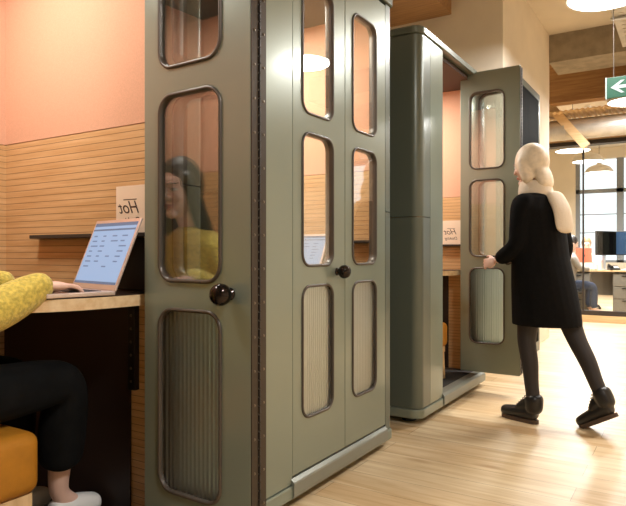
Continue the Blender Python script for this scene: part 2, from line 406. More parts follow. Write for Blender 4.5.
# ------------------------------------------------------------------ folding door leaf (mesh data shared by all leaves)
LW, Z0, Z1 = .437, .13, 2.352
WU0, WU1 = .07, .326
WZ = [(.345, .9), (.985, 1.55), (1.632, 2.2)]
def leaf_meshes():
    holes = [rrect(WU0, WU1, a, b, .055)[::-1] for a, b in WZ]
    d = {}
    bm = plate(rrect(0, LW, Z0, Z1, .006, 3), holes, 0, .031, .0025)
    bmesh.ops.recalc_face_normals(bm, faces=bm.faces[:])
    d['leaf'] = bpy.data.meshes.new('door'); bm.to_mesh(d['leaf']); bm.free(); d['leaf'].materials.append(M['paint'])
    for i, (a, b) in enumerate(WZ):
        bm = bmesh.new()
        R = []
        for off, y in ((.0045, 0.0), (.0045, -.004), (.001, -.0065), (-.004, -.0065), (-.0065, -.003), (-.0065, .034), (-.004, .0375), (.001, .0375), (.0045, .035), (.0045, .0312)):
            R.append([(p[0], y, p[1]) for p in rrect(WU0 - off, WU1 + off, a - off, b + off, .055 + off)])
        loft(bm, R, cap=False)
        me = bpy.data.meshes.new('window_frame'); bmesh.ops.recalc_face_normals(bm, faces=bm.faces[:]); bm.to_mesh(me); bm.free(); me.materials.append(M['gasket'])
        for p in me.polygons: p.use_smooth = True
        d['frame%d' % i] = me
        if i:
            bm = plate(rrect(WU0 - .002, WU1 + .002, a - .002, b + .002, .057), [], .006, .011)
            me = bpy.data.meshes.new('glass_pane'); bmesh.ops.recalc_face_normals(bm, faces=bm.faces[:]); bm.to_mesh(me); bm.free(); me.materials.append(M['glass'])
        else:
            bm = bmesh.new(); n = 15; k = 10; P = []
            for j in range(n * k + 1):
                u = WU0 + (WU1 - WU0) * j / (n * k); ph = (j % k) / k
                P.append((u, .0080 - .0022 * math.sin(2 * PI * ph)))
            pts = P + [(WU1, .0125), (WU0, .0125)]
            prism(bm, pts, a, b)
            me = bpy.data.meshes.new('reeded_pane'); bmesh.ops.recalc_face_normals(bm, faces=bm.faces[:]); bm.to_mesh(me); bm.free(); me.materials.append(M['reeded'])
        d['pane%d' % i] = me
    bm = bmesh.new()
    lathe(bm, [(0, -.068), (.013, -.067), (.024, -.06), (.030, -.049), (.0315, -.038), (.029, -.027), (.022, -.018), (.013, -.013), (.012, -.006), (.018, -.004), (.018, 0), (0, 0)], 28, (LW - .075, 0, .955), 'Y')
    me = bpy.data.meshes.new('knob'); bmesh.ops.recalc_face_normals(bm, faces=bm.faces[:]); bm.to_mesh(me); bm.free(); me.materials.append(M['knob'])
    for p in me.polygons: p.use_smooth = True
    d['knob'] = me
    return d
LM = leaf_meshes()
def leaf(parent, loc, rz, knob=False):
    L = obj('door', LM['leaf'], None, parent, loc, (0, 0, rz))
    for i in range(3):
        obj('window_frame', LM['frame%d' % i], None, L)
        p = obj('reeded_pane' if i == 0 else 'glass_pane', LM['pane%d' % i], None, L)
        if i == 0: p['label'] = 'ribbed frosted glass pane'
    if knob:
        k = obj('knob', LM['knob'], None, L); k['label'] = 'round black chrome knob'
    return L

# ------------------------------------------------------------------ phone booths
BD, BW, OA, OB, WY = 1.08, 1.352, .392, 1.27, 1.285      # depth, width, door opening
def arc(cx, cy, r, a0, a1, n=8):
    return [(cx + r * math.cos(math.radians(a0 + (a1 - a0) * i / n)), cy + r * math.sin(math.radians(a0 + (a1 - a0) * i / n))) for i in range(n + 1)]
def booth_plan(o=0, r=.06):
    return [(-BD - o, -o)] + arc(o - r - 0, r - o, r, -90, 0) + arc(o - r / 2, BW + o - r / 2, r / 2, 0, 90) + [(-BD - o, BW + o)]
def booth(label, y, folded=None, bracket=False):
    t = thing('phone_booth', label, 'phone booth', (0, y, 0), 0, 'olive green phone booths in a row')
    r = .06
    left = [(-BD, 0)] + arc(-r, r, r, -90, 0) + [(0, .166), (-.035, .166), (-.035, .05), (-.05, .035), (-BD, .035)]
    right = [(-BD, BW - .035), (-.05, BW - .035), (-.035, BW - .05), (-.035, OB + .002), (0, OB + .002)] + arc(-.03, BW - .03, .03, 0, 90) + [(-BD, BW)]
    for z0, z1 in ((.1, 1.257), (1.261, 2.362)):
        for pts in (left, right):
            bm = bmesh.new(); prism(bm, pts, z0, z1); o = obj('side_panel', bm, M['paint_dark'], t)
    obj('front_panel', bx(-.035, 0, .169, OA - .002, .1, 2.362, bev=.002), M['paint'], t)
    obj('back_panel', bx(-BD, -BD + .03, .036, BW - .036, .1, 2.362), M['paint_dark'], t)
    bm = bmesh.new()
    for z, o, rr in ((2.362, .0, .06), (2.366, .010, .066), (2.398, .012, .07), (2.41, .002, .062)):
        pass
    loft(bm, [[(p[0], p[1], z) for p in booth_plan(o, .06 + o)] for z, o in ((2.366, .006), (2.37, .012), (2.402, .012), (2.412, .004))])
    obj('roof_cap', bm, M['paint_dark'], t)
    bm = bmesh.new()
    loft(bm, [[(p[0], p[1], z) for p in booth_plan(o, .06 + o)] for z, o in ((.04, .002), (.046, .008), (.09, .008), (.096, .004))])
    obj('base', bm, M['paint'], t)
    for fx in (-.12, -BD + .15):
        for fy in (.12, BW - .12):
            bm = bmesh.new(); lathe(bm, [(0, 0), (.045, 0), (.045, .012), (.02, .016), (.02, .041), (0, .041)], 20, (fx, fy, 0)); obj('foot', bm, M['black'], t)
    # sloping door sill
    bm = bmesh.new()
    prism(bm, [(-.06, .096), (-.06, .122), (.0, .122), (.013, .110), (.016, .103), (.016, .058), (.012, .046), (.006, .044), (.006, .096)], OA - .012, OB, 'Y')
    bm.normal_update()
    for v in bm.verts: v.co = Vector((v.co.x, v.co.y, v.co.z))
    obj('sill', bm, M['sill'], t)
    # inside
    obj('floor_mat', bx(-BD + .03, -.06, .036, BW - .036, .096, .12), M['carpet'], t)
    obj('inner_ceiling', bx(-BD + .03, -.04, .036, BW - .036, 2.335, 2.362), M['brown'], t)
    bl = obj('ceiling_light', bx(-.72, -.42, .5, .9, 2.326, 2.336, bev=.003), M['booth_lamp'], t)
    wy = WY
    zb = 1.487
    obj('wood_lining', bx(-BD + .05, -.04, wy, BW - .036, .12, zb - .002), M['wood'], t)
    obj('felt_lining', bx(-BD + .05, -.04, wy - .002, BW - .036, zb, 2.335), M['peach'], t)
    obj('wood_lining', bx(-BD + .05, -.04, .036, .06, .12, zb - .002), M['wood'], t)
    obj('felt_lining', bx(-BD + .05, -.04, .036, .062, zb, 2.335), M['peach'], t)
    obj('wood_lining', bx(-BD + .031, -BD + .05, .06, wy, .12, zb - .002), M['wood'], t)
    obj('felt_lining', bx(-BD + .031, -BD + .052, .06, wy, zb, 2.335), M['peach'], t)
    # desk with a rounded free end
    d0 = wy - .5
    pts = [(-BD + .052, wy - .001), (-.115, wy - .001), (-.122, wy - .2)] + [(-.122 - .2 * (1 - math.cos(a)) , wy - .2 - .3 * math.sin(a)) for a in [math.radians(x) for x in range(10, 91, 10)]] + [(-BD + .052, d0)]
    bm = bmesh.new(); prism(bm, pts, .872, .907)
    dk = obj('desk', bm, M['desk'], t)
    bm = bmesh.new(); prism(bm, [(p[0] - (.004 if p[0] > -.9 else 0), p[1] + (.004 if p[1] < wy - .3 else 0)) for p in pts], .907, .909)
    obj('desk_surface', bm, M['desk_top'], dk)
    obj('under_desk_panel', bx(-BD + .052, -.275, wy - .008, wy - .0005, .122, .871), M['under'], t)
    if bracket:
      obj('desk_bracket', bx(-.27, -.235, wy - .022, wy - .001, .57, .871, bev=.002), M['blackmetal'], t)
      bm = bmesh.new()
      for i in range(6): lathe(bm, [(0, -.004), (.004, -.003), (.005, 0)], 10, (-.2525, wy - .022, .6 + i * .045), 'Y')
      obj('bracket_screw', bm, M['screw'], t)['kind'] = 'stuff'
    obj('ledge', bx(-.80, -.06, wy - .045, wy - .001, 1.095, 1.109, bev=.002), M['dark_trim'], t)
    # light inside the booth
    li = bpy.data.lights.new('booth_light', 'AREA'); li.shape = 'RECTANGLE'; li.size = .28; li.size_y = .38; li.energy = BOOTH_W; li.color = (1, .96, .89)
    lo = bpy.data.objects.new('booth_light', li); link(lo, t); lo.location = (-.57, .7, 2.32)
    # doors
    if folded is None:
        A = leaf(t, (0, OA, 0), PI / 2, True); B = leaf(t, (0, OA + .441, 0), PI / 2)
    else:
        ax, ay, dz, ra, rb = folded          # apex (booth local), tilt of each leaf
        c, s = math.cos(ra), math.sin(ra)
        A = leaf(t, (ax - LW * c, ay - LW * s, dz), ra, True)
        B = leaf(t, (ax, ay + .066, dz), PI + rb)
        # piano hinge at the fold
        bm = bmesh.new(); box(bm, 0, .003, 0, .030, Z0 + .01, Z1 - .01); box(bm, 0, .003, .036, .066, Z0 + .01, Z1 - .01)
        h = obj('piano_hinge', bm, M['hinge'], t, (ax + .001, ay, dz))
        bm = bmesh.new(); n = 92
        for i in range(n):
            z = Z0 + .02 + i * (Z1 - Z0 - .04) / n; lathe(bm, [(0, 0), (.0045, 0), (.0045, .019), (0, .019)], 8, (.003, .033, z))
        obj('hinge_pin', bm, M['blackmetal'], h)
        bm = bmesh.new()
        for i in range(24):
            z = Z0 + .05 + i * .094
            for q in (.012, .054): lathe(bm, [(.0042, .003), (.0036, .0046), (0, .005)], 10, (0, q, z), 'X')
        obj('hinge_screw', bm, M['screw'], h)['kind'] = 'stuff'
    return t
BOOTH_W = 9.5
b0 = booth('nearest olive phone booth, its folding door open, seated worker inside', .165, (.352, 1.315 - .165, -.03, math.radians(-2.5), math.radians(0)), True)
BOOTH_W = 22
b1 = booth('olive phone booth with both door leaves closed, between two open booths', 1.653)
BOOTH_W = 14
b2 = booth('farther olive phone booth with folded open door beside person in black coat', 3.41, (.34, 4.44 - 3.41, .03, math.radians(-1), math.radians(-12)))
obj('black_panel', bx(-.345, -.07, WY - .012, WY - .0005, .912, 1.092, bev=.003), M['black'], b0)  # plain black sheet on the nearest booth's lining, between desk and ledge

# paper signs standing on the ledges
def paper_sign(label, x, y, z0, w, h):
    t = thing('paper_sign', label, 'sign', (x, y, z0), 0, 'cream signs on booth ledges')
    obj('card', bx(-w / 2, w / 2, -.0015, .0015, 0, h, bev=.0006), M['paper'], t)
    bm = text_mesh('Hot', .062, .45, True); 
    for v in bm.verts: v.co += Vector((-.004, -.0016, h * .42))
    bm2 = bx(-.036, .03, -.0022, -.0016, h * .42 + .046, h * .42 + .049); add(bm, bm2)
    obj('headline', bm, M['ink'], t)
    bm = text_mesh('Desking', .032, .35, True)
    for v in bm.verts: v.co += Vector((0, -.0016, h * .2))
    obj('caption', bm, M['ink'], t)
    return t
paper_sign('small cream card with mirrored script on ledge behind the open laptop', -.272, 1.445, 1.109, .15, .165)
paper_sign('small cream card with dark script on ledge of the farther open booth', -.25, 4.69, 1.109, .15, .19)

# ------------------------------------------------------------------ stools in booths
def stool(label, x, y, z, w=.55, d=.58):
    t = thing('upholstered_stool', label, 'stool', (x, y, z), 0, 'mustard stools in the booths')
    bm = bx(-w / 2, w / 2, -d / 2, d / 2, .235, .412, bev=.035, seg=4); obj('seat', bm, M['mustard'], t, smooth=True)
    bm = bmesh.new(); 
    for yy in (-d / 2 + .02, d / 2 - .055): box(bm, -w / 2 + .02, w / 2 - .02, yy, yy + .035, .195, .236)
    for xx in (-w / 2 + .02, w / 2 - .055): box(bm, xx, xx + .035, -d / 2 + .055, d / 2 - .055, .195, .236)
    obj('seat_frame', bm, M['beech'], t)
    for sx in (-1, 1):
        for sy in (-1, 1):
            bm = bmesh.new(); tube(bm, [(sx * (w / 2 - .04), sy * (d / 2 - .04), .2), (sx * (w / 2 - .03), sy * (d / 2 - .03), 0)], [.02, .014], 14); obj('leg', bm, M['beech'], t, smooth=True)
    return t
stool('mustard upholstered stool under the seated person in yellow sweater', -.475, .77, .12)
stool('mustard stool just visible inside the farther open booth', -.34, 4.06, .12, .4, .5)

# ------------------------------------------------------------------ laptops
def laptop(label, loc, rz, shell, tilt=24, w=.31, group=None):
    t = thing('laptop', label, 'laptop', loc, rz, group)      # origin: middle of the hinge; user sits at -Y
    d, h = .205, .245
    b = obj('keyboard_base', bx(-w / 2, w / 2, -d, .004, .002, .015, bev=.003), shell, t)
    bm = bmesh.new()
    for r in range(5):
        for k in range(13):
            x = -w / 2 + .022 + k * (w - .044) / 13; y = -.03 - r * .019
            box(bm, x, x + (w - .044) / 13 - .003, y - .016, y, .015, .0162)
    obj('keys', bm, M['black'], b)['kind'] = 'stuff'
    obj('trackpad', bx(-.05, .05, -d + .012, -d + .078, .0150, .0156), M['bezel'], b)
    a = math.radians(tilt)
    l = obj('lid', bx(-w / 2, w / 2, -.004, .003, 0, h, bev=.0018), shell, t, (0, .004, .014), (-a, 0, 0))
    s = obj('screen', bx(-w / 2 + .010, w / 2 - .010, -.0046, -.004, .018, h - .012), M['screen'], l)
    bm = bmesh.new(); box(bm, -w / 2 + .010, w / 2 - .010, -.0052, -.0046, h - .024, h - .012); box(bm, -w / 2 + .010, w / 2 - .010, -.0052, -.0046, .018, .026)
    box(bm, -w / 2 + .010, w / 2 - .010, -.0052, -.0046, h - .040, h - .034)
    obj('toolbars', bm, M['screen_bar'], l)['kind'] = 'stuff'
    bm = bmesh.new()
    random.seed(7)
    for r in range(7):
        z = h - .062 - r * .018
        for k in range(4):
            x = -w / 2 + .03 + k * .064
            if random.random() < .75: box(bm, x, x + random.uniform(.018, .05), -.0051, -.0046, z, z + .0045)
    obj('text_lines', bm, M['screen_text'], l)['kind'] = 'stuff'
    return t
laptop('open laptop with blue-white screen being typed on by seated person', (-.264, 1.276, .909), math.radians(-12), M['alu'], 22, w=.30)
laptop('open laptop glimpsed through window of the closed booth', (-.49, 2.80, .909), math.radians(-4), M['silver'], 25)

# ------------------------------------------------------------------ people
def head_bm(hr=1.0):
    """head at origin (centre), facing +Y, chin about -.115"""
    bm = bmesh.new()
    for v in ell(bm, (0, 0, 0), (.076, .097, .118), 4):
        z = v.co.z
        if z < -.02:
            k = min(1, (-.02 - z) / .1); v.co.x *= 1 - .32 * k * k
            if v.co.y < 0: v.co.y *= 1 - .45 * k
            else: v.co.y *= 1 - .05 * k
        if v.co.y > .06 and -.07 < z < .03: v.co.y -= .006
        if z > .05 and v.co.y > .05: v.co.y -= .006
    ell(bm, (0, .084, .027), (.046, .012, .01), 2)                       # brow
    ell(bm, (0, .1, -.022), (.0145, .019, .014), 2)                     # nose tip
    ell(bm, (0, .094, .0), (.009, .014, .03), 2)                         # bridge
    for s in (-1, 1):
        ell(bm, (s * .009, .095, -.026), (.0085, .011, .008), 2)
        ell(bm, (s * .034, .066, -.024), (.026, .02, .024), 2)           # cheeks
        ell(bm, (s * .078, -.005, -.004), (.009, .02, .031), 2)          # ears
        ell(bm, (s * .031, .079, .006), (.0135, .0105, .0085), 2)         # eyeballs
    ell(bm, (0, .084, -.056), (.022, .011, .005), 2); ell(bm, (0, .083, -.0655), (.018, .011, .0055), 2)   # lips
    ell(bm, (0, .066, -.094), (.024, .022, .02), 2)                      # chin
    return bm
def paint_face(me, Mh):
    """material slots skin / lips / eye / iris by the place of each polygon on the face"""
    for k in ('skin', 'lips', 'eye', 'iris'): me.materials.append(M[k])
    inv = Mh.inverted()
    for p in me.polygons:
        c = inv @ p.center
        if c.y < .05 or abs(c.x) > .07 or abs(c.z) > .12: continue
        ax = abs(c.x)
        if ((c.x) / .025) ** 2 + ((c.z + .0605) / .0085) ** 2 < 1 and c.y > .078: p.material_index = 1
        e = ((ax - .031) / .0145) ** 2 + ((c.z - .005) / .007) ** 2
        if e < 1: p.material_index = 3 if ((ax - .031) / .0055) ** 2 + ((c.z - .005) / .0065) ** 2 < 1 or c.z > .009 else 2
        if ((ax - .033) / .018) ** 2 + ((c.z - .030 + .12 * abs(ax - .033)) / .003) ** 2 < 1: p.material_index = 3
def hand(bm, wrist, fwd, up, side, curl=.5, s=1.0):
    """side: +1 thumb towards fwd x up; adds palm, four unequal fingers and thumb"""
    wrist = Vector(wrist); f = Vector(fwd).normalized(); u = Vector(up); u = (u - f * u.dot(f)).normalized(); r = f.cross(u) * side
    P = lambda a, b, c: wrist + (f * a + r * b + u * c) * s
    ell_m = Matrix((( r.x, f.x, u.x, 0), (r.y, f.y, u.y, 0), (r.z, f.z, u.z, 0), (0, 0, 0, 1)))
    ell(bm, (0, 0, 0), (.04 * s, .048 * s, .0155 * s), 3, Matrix.Translation(P(.048, 0, 0)) @ ell_m)
    for b, L in ((.028, .066), (.0095, .075), (-.0095, .07), (-.027, .055)):
        k = curl
        j = {'r': (P(.055, b * .8, 0), .0095 * s), 'k': (P(.088, b, .003), .0092 * s),
             'm': (P(.088 + L * .5 * math.cos(k * .5), b * 1.1, .003 - L * .5 * math.sin(k * .5)), .0083 * s),
             't': (P(.088 + L * (.5 * math.cos(k * .5) + .36 * math.cos(k * 1.5)), b * 1.12, .003 - L * (.5 * math.sin(k * .5) + .36 * math.sin(k * 1.5))), .0074 * s),
             'e': (P(.088 + L * (.5 * math.cos(k * .5) + .5 * math.cos(k * 1.7)), b * 1.12, .003 - L * (.5 * math.sin(k * .5) + .5 * math.sin(k * 1.7))), .006 * s)}
        skin(bm, j, [['r', 'k', 'm', 't', 'e']], 1)
    j = {'r': (P(.022, .02, -.003), .0125 * s), 'k': (P(.05, .045, -.008), .0105 * s), 'm': (P(.078, .055, -.013), .009 * s), 'e': (P(.1, .054, -.017), .007 * s)}
    skin(bm, j, [['r', 'k', 'm', 'e']], 1)

def ering(cx, cy, z, rx, ry, n=28, tilt=0):
    return [(cx + rx * math.cos(2 * PI * i / n), cy + ry * math.sin(2 * PI * i / n), z + tilt * ry * math.sin(2 * PI * i / n)) for i in range(n)]
def shoe_bm(toe_len=.155, shaft=.19, r=.045):
    bm = bmesh.new()
    skin(bm, {'a': ((0, -.045, .055), (.04, .04)), 'h': ((0, -.02, .06), (.045, .045)), 'm': ((0, .06, .055), (.046, .045)), 't': ((0, toe_len - .03, .045), (.049, .038)), 'e': ((0, toe_len + .01, .042), (.036, .032))}, [['a', 'h', 'm', 't', 'e']], 2)
    if shaft:
        skin(bm, {'h': ((0, -.02, .05), r * 1.05), 'k': ((0, -.022, .12), r * 1.05), 's': ((0, -.026, shaft), r * 1.15)}, [['h', 'k', 's']], 2)
        skin(bm, {'t': ((0, toe_len * .45, .062), .04), 'i': ((0, .05, .085), .045), 'k': ((0, .0, .135), .045)}, [['t', 'i', 'k']], 2)
    me = remesh(bm, .005, 4)
    for v in me.vertices: v.co.z = max(v.co.z, .02)
    return me
def sole_bm(toe_len=.155):
    L = []
    n = 40
    for i in range(n):
        a = 2 * PI * i / n; y = math.sin(a); x = math.cos(a)
        yy = .045 + y * (toe_len + .115) / 2 * 1.0; w = .041 + .005 * y
        L.append((w * abs(x) ** .7 * (1 if x > 0 else -1), (toe_len - .045) / 2 + y * (toe_len + .055) / 2))
    bm = bmesh.new(); prism(bm, L, 0, .024); return bm

def seated_worker():
    t = thing('person', 'seated person in mustard yellow sweater and black trousers typing on laptop', 'person', (-.45, .8, .12))
    Wm = Matrix.Translation((-.45, .8, .12)).inverted()
    Mh = Matrix.Translation((-.46, .885, 1.30)) @ Euler((math.radians(-8), 0, math.radians(-12))).to_matrix().to_4x4()
    bm = bmesh.new(); add(bm, head_bm(), Mh)
    J = {'pelvis': ((-.45, .70, .63), (.13, .1)), 'waist': ((-.45, .73, .82), (.12, .09)), 'chest': ((-.45, .79, 1.0), (.14, .1)), 'nb': ((-.45, .82, 1.11), (.06, .055)), 'neck': ((-.45, .845, 1.17), .047), 'hd': ((-.458, .87, 1.25), .045),
         'sr': ((-.32, .80, 1.075), .05), 'er': ((-.22, .83, .86), .038), 'wr': ((-.20, 1.05, .945), .025),
         'sl': ((-.61, .80, 1.075), .05), 'el': ((-.64, .88, .87), .038), 'wl': ((-.43, 1.07, .946), .025),
         'hr': ((-.37, .73, .62), .085), 'kr': ((-.325, 1.225, .635), .052), 'ar': ((-.42, 1.262, .235), .034), 'fr': ((-.415, 1.34, .17), .03),
         'hl': ((-.53, .73, .62), .085), 'kl': ((-.57, 1.2, .63), .052), 'al': ((-.60, 1.2, .235), .034), 'fl': ((-.6, 1.29, .17), .03)}
    skin(bm, J, [['pelvis', 'waist', 'chest', 'nb', 'neck', 'hd'], ['chest', 'sr', 'er', 'wr'], ['chest', 'sl', 'el', 'wl'], ['pelvis', 'hr', 'kr', 'ar', 'fr'], ['pelvis', 'hl', 'kl', 'al', 'fl']], 2)
    hand(bm, (-.20, 1.05, .946), (.12, 1, -.05), (0, 0, 1), -1, .55, .92)
    hand(bm, (-.43, 1.07, .947), (.35, 1, -.05), (0, 0, 1), 1, .55, .92)
    me = remesh(bm, .0035, 5); me.transform(Wm); paint_face(me, Wm @ Mh)
    obj('body', me, None, t)
    # sweater
    bm = bmesh.new()
    loft(bm, [ering(-.43, .76, .575, .215, .2), ering(-.43, .765, .64, .225, .21), ering(-.44, .76, .8, .205, .18), ering(-.45, .775, .97, .205, .14), ering(-.45, .80, 1.07, .19, .115), ering(-.45, .815, 1.125, .11, .085), ering(-.45, .82, 1.15, .062, .06)])
    for a in (['sr', 'er', 'wr'], ['sl', 'el', 'wl']):
        s, e, w = [Vector(J[k][0]) for k in a]
        skin(bm, {'s': (s + Vector((0, 0, .0)), .078), 'u': ((s + e) / 2 + Vector((0, 0, -.005)), .067), 'e': (e + Vector((0, 0, -.01)), .08), 'f': ((e + w) / 2 + Vector((0, 0, -.016)), .068), 'c': (w - (w - e) * .06, .05), 'd': (w + (w - e) * .17, .036)}, [['s', 'u', 'e', 'f', 'c', 'd']], 2)
    me = remesh(bm, .007, 3); me.transform(Wm); obj('sweater', me, M['sweater'], t)
    # trousers
    bm = bmesh.new()
    loft(bm, [ering(-.45, .70, .545, .185, .14), ering(-.45, .70, .62, .19, .15), ering(-.45, .71, .70, .18, .14)])
    for s, h, k, a in ((1, 'hr', 'kr', 'ar'), (-1, 'hl', 'kl', 'al')):
        H, K, A = Vector(J[h][0]), Vector(J[k][0]), Vector(J[a][0])
        q = lambda z: K.lerp(A, z)
        skin(bm, {'h': (H, .105), 'm': (H.lerp(K, .5), .094), 'k0': (H.lerp(K, .9), .083), 'k': (K + Vector((0, .01, -.005)), .078), 's': (q(.35), .082), 'b': (q(.62), .078), 'e': (q(.76), .07)}, [['h', 'm', 'k0', 'k', 's', 'b', 'e']], 2)
    me = remesh(bm, .007, 3); me.transform(Wm); obj('trousers', me, M['trousers'], t)
    # shoes
    sm = shoe_bm(.14, .0); so = sole_bm(.14)
    som = bpy.data.meshes.new('shoe_sole'); bmesh.ops.recalc_face_normals(so, faces=so.faces[:]); so.to_mesh(som); so.free(); som.materials.append(M['trainer'])
    for x, y, rz in ((-.42, 1.262, -.05), (-.6, 1.2, .1)):
        s = obj('shoe', sm, M['trainer'], t, (x + .45, y + .02 - .8, .0), (0, 0, rz)); s.scale = (.98, .95, 1.0)
        obj('shoe_sole', som, None, s)
    # long dark hair
    bm = bmesh.new()
    hm = Mh
    ell(bm, (0, -.022, .022), (.09, .102, .12), 4, hm)
    for s in (-1, 1):
        skin(bm, {'a': (hm @ Vector((s * .058, .035, .075)), .034), 'b': (hm @ Vector((s * .08, .02, -.01)), .034), 'b2': (hm @ Vector((s * .086, .005, -.07)), .036), 'c': (hm @ Vector((s * .088, -.02, -.14)), .04), 'd': (hm @ Vector((s * .085, -.06, -.2)), .03)}, [['a', 'b', 'b2', 'c', 'd']], 2)
    skin(bm, {'a': (hm @ Vector((0, -.06, 0)), (.07, .05)), 'b': (hm @ Vector((0, -.085, -.1)), (.075, .045)), 'c': (hm @ Vector((0, -.1, -.22)), (.07, .035))}, [['a', 'b', 'c']], 2)
    me = remesh(bm, .006, 10)
    me.transform(Wm); obj('hair', me, M['hair_dark'], t)
    return t
seated_worker()

def walking_woman():
    # local: faces +Y; placed so she faces the open booth
    loc = Vector((.59, 3.93, 0)); fdir = Vector((-.93, .37, 0)).normalized()
    rz = math.atan2(-fdir.x, fdir.y)
    t = thing('person', 'person walking in long black coat, cream scarf and black boots beside open booth', 'person', loc, rz)
    Mh = Matrix.Translation((0, .085, 1.585)) @ Euler((math.radians(-6), 0, 0)).to_matrix().to_4x4()
    bm = bmesh.new(); add(bm, head_bm(), Mh)
    J = {'pelvis': ((0, -.01, .92), (.13, .1)), 'waist': ((0, .01, 1.08), (.115, .085)), 'chest': ((0, .03, 1.25), (.135, .1)), 'nb': ((0, .035, 1.39), (.06, .055)), 'neck': ((0, .055, 1.46), .047), 'hd': ((0, .075, 1.54), .045),
         'sl': ((-.165, .03, 1.35), .048), 'el': ((-.205, .03, 1.08), .036), 'wl': ((-.185, .2, .985), .025),
         'sr': ((.165, .03, 1.35), .048), 'er': ((.21, -.03, 1.08), .036), 'wr': ((.20, .03, .86), .025),
         'hl': ((-.085, 0, .89), .085), 'kl': ((-.09, .05, .49), .052), 'al': ((-.09, -.005, .13), .032), 'fl': ((-.09, .06, .06), .018),
         'hr': ((.085, -.02, .89), .085), 'kr': ((.08, -.19, .5), .054), 'ar': ((.075, -.355, .185), .032), 'fr': ((.075, -.285, .09), .018)}
    skin(bm, J, [['pelvis', 'waist', 'chest', 'nb', 'neck', 'hd'], ['chest', 'sl', 'el', 'wl'], ['chest', 'sr', 'er', 'wr'], ['pelvis', 'hl', 'kl', 'al', 'fl'], ['pelvis', 'hr', 'kr', 'ar', 'fr']], 2)
    hand(bm, (-.185, .2, .985), (.05, 1, -.15), (-1, 0, .2), 1, .9, .9)
    hand(bm, (.20, .03, .86), (0, .15, -1), (1, 0, 0), 1, .6, .9)
    me = remesh(bm, .004, 4); paint_face(me, Mh); obj('body', me, None, t)
    # coat
    bm = bmesh.new()
    loft(bm, [ering(0, -.035, .60, .2, .205), ering(0, -.03, .68, .205, .2), ering(0, -.01, .85, .205, .18), ering(0, .01, 1.02, .195, .158), ering(0, .025, 1.18, .2, .15), ering(0, .03, 1.3, .205, .135), ering(0, .03, 1.375, .16, .105), ering(0, .035, 1.42, .085, .08)])
    for s, e, w in (('sl', 'el', 'wl'), ('sr', 'er', 'wr')):
        S, E, W = [Vector(J[k][0]) for k in (s, e, w)]
        skin(bm, {'c': (S * .45 + Vector((0, .03, 1.35)) * .55, .075), 's': (S, .08), 'u': ((S + E) / 2, .063), 'e': (E, .058), 'f': ((E + W) / 2, .054), 'w': (W - (W - E) * .05, .048)}, [['c', 's', 'u', 'e', 'f', 'w']], 2)
    me = remesh(bm, .008, 3)
    obj('coat', me, M['coat'], t)
    # tights
    bm = bmesh.new()
    for h, k, a in (('hl', 'kl', 'al'), ('hr', 'kr', 'ar')):
        H, K, A = [Vector(J[q][0]) for q in (h, k, a)]
        skin(bm, {'h': (H, .088), 'm': (H.lerp(K, .5), .078), 'k': (K, .058), 's': (K.lerp(A, .3) + Vector((0, -.012, 0)), .055), 'b': (K.lerp(A, .7), .045), 'a': (K.lerp(A, 1.1), .043)}, [['h', 'm', 'k', 's', 'b', 'a']], 2)
    me = remesh(bm, .006, 2); obj('tights', me, M['tights'], t)
    # boots
    sm = shoe_bm(.20, .19, .054); so = sole_bm(.20)
    som = bpy.data.meshes.new('boot_sole'); bmesh.ops.recalc_face_normals(so, faces=so.faces[:]); so.to_mesh(som); so.free(); som.materials.append(M['sole'])
    bml = bmesh.new()
    for i in range(6):
        y = .088 - i * .014; z = .098 + i * .015
        tube(bml, [(-.028, y - .012, z - .014), (-.012, y + .004, z + .002), (.012, y + .004, z + .002), (.028, y - .012, z - .014)], .0028, 6)
    lm = bpy.data.meshes.new('laces'); bml.to_mesh(lm); bml.free(); lm.materials.append(M['black'])
    for l, r in (((-.09, .015, 0), (0, 0, 0)), ((.075, -.395, .086), (math.radians(-30), 0, 0))):
        b = obj('boot', sm, M['boot'], t, l, r)
        obj('boot_sole', som, None, b); obj('laces', lm, None, b)
    # scarf
    bm = bmesh.new()
    loft(bm, [ering(0, .035, 1.385, .10, .10), ering(0, .04, 1.415, .108, .105), ering(0, .045, 1.455, .098, .1), ering(0, .05, 1.49, .08, .085)])
    skin(bm, {'a': (Vector((.02, -.06, 1.42)), (.07, .035)), 'b': (Vector((.0, -.14, 1.3)), (.075, .028)), 'c': (Vector((-.02, -.17, 1.15)), (.07, .02))}, [['a', 'b', 'c']], 2)
    me = remesh(bm, .007, 3); obj('scarf', me, M['scarf'], t)
    # hair: pale shoulder-length
    bm = bmesh.new()
    ell(bm, (0, -.02, .024), (.094, .108, .122), 4, Mh)
    for s in (-1, 1):
        skin(bm, {'a': (Mh @ Vector((s * .066, .015, .05)), .033), 'b': (Mh @ Vector((s * .085, -.012, -.03)), .036), 'c': (Mh @ Vector((s * .085, -.045, -.12)), .038)}, [['a', 'b', 'c']], 2)
    skin(bm, {'a': (Mh @ Vector((0, -.065, 0)), (.07, .05)), 'b': (Mh @ Vector((0, -.095, -.09)), (.08, .045)), 'c': (Mh @ Vector((0, -.11, -.17)), (.075, .035))}, [['a', 'b', 'c']], 2)
    me = remesh(bm, .006, 14)
    obj('hair', me, M['hair_blond'], t)
    return t
walking_woman()

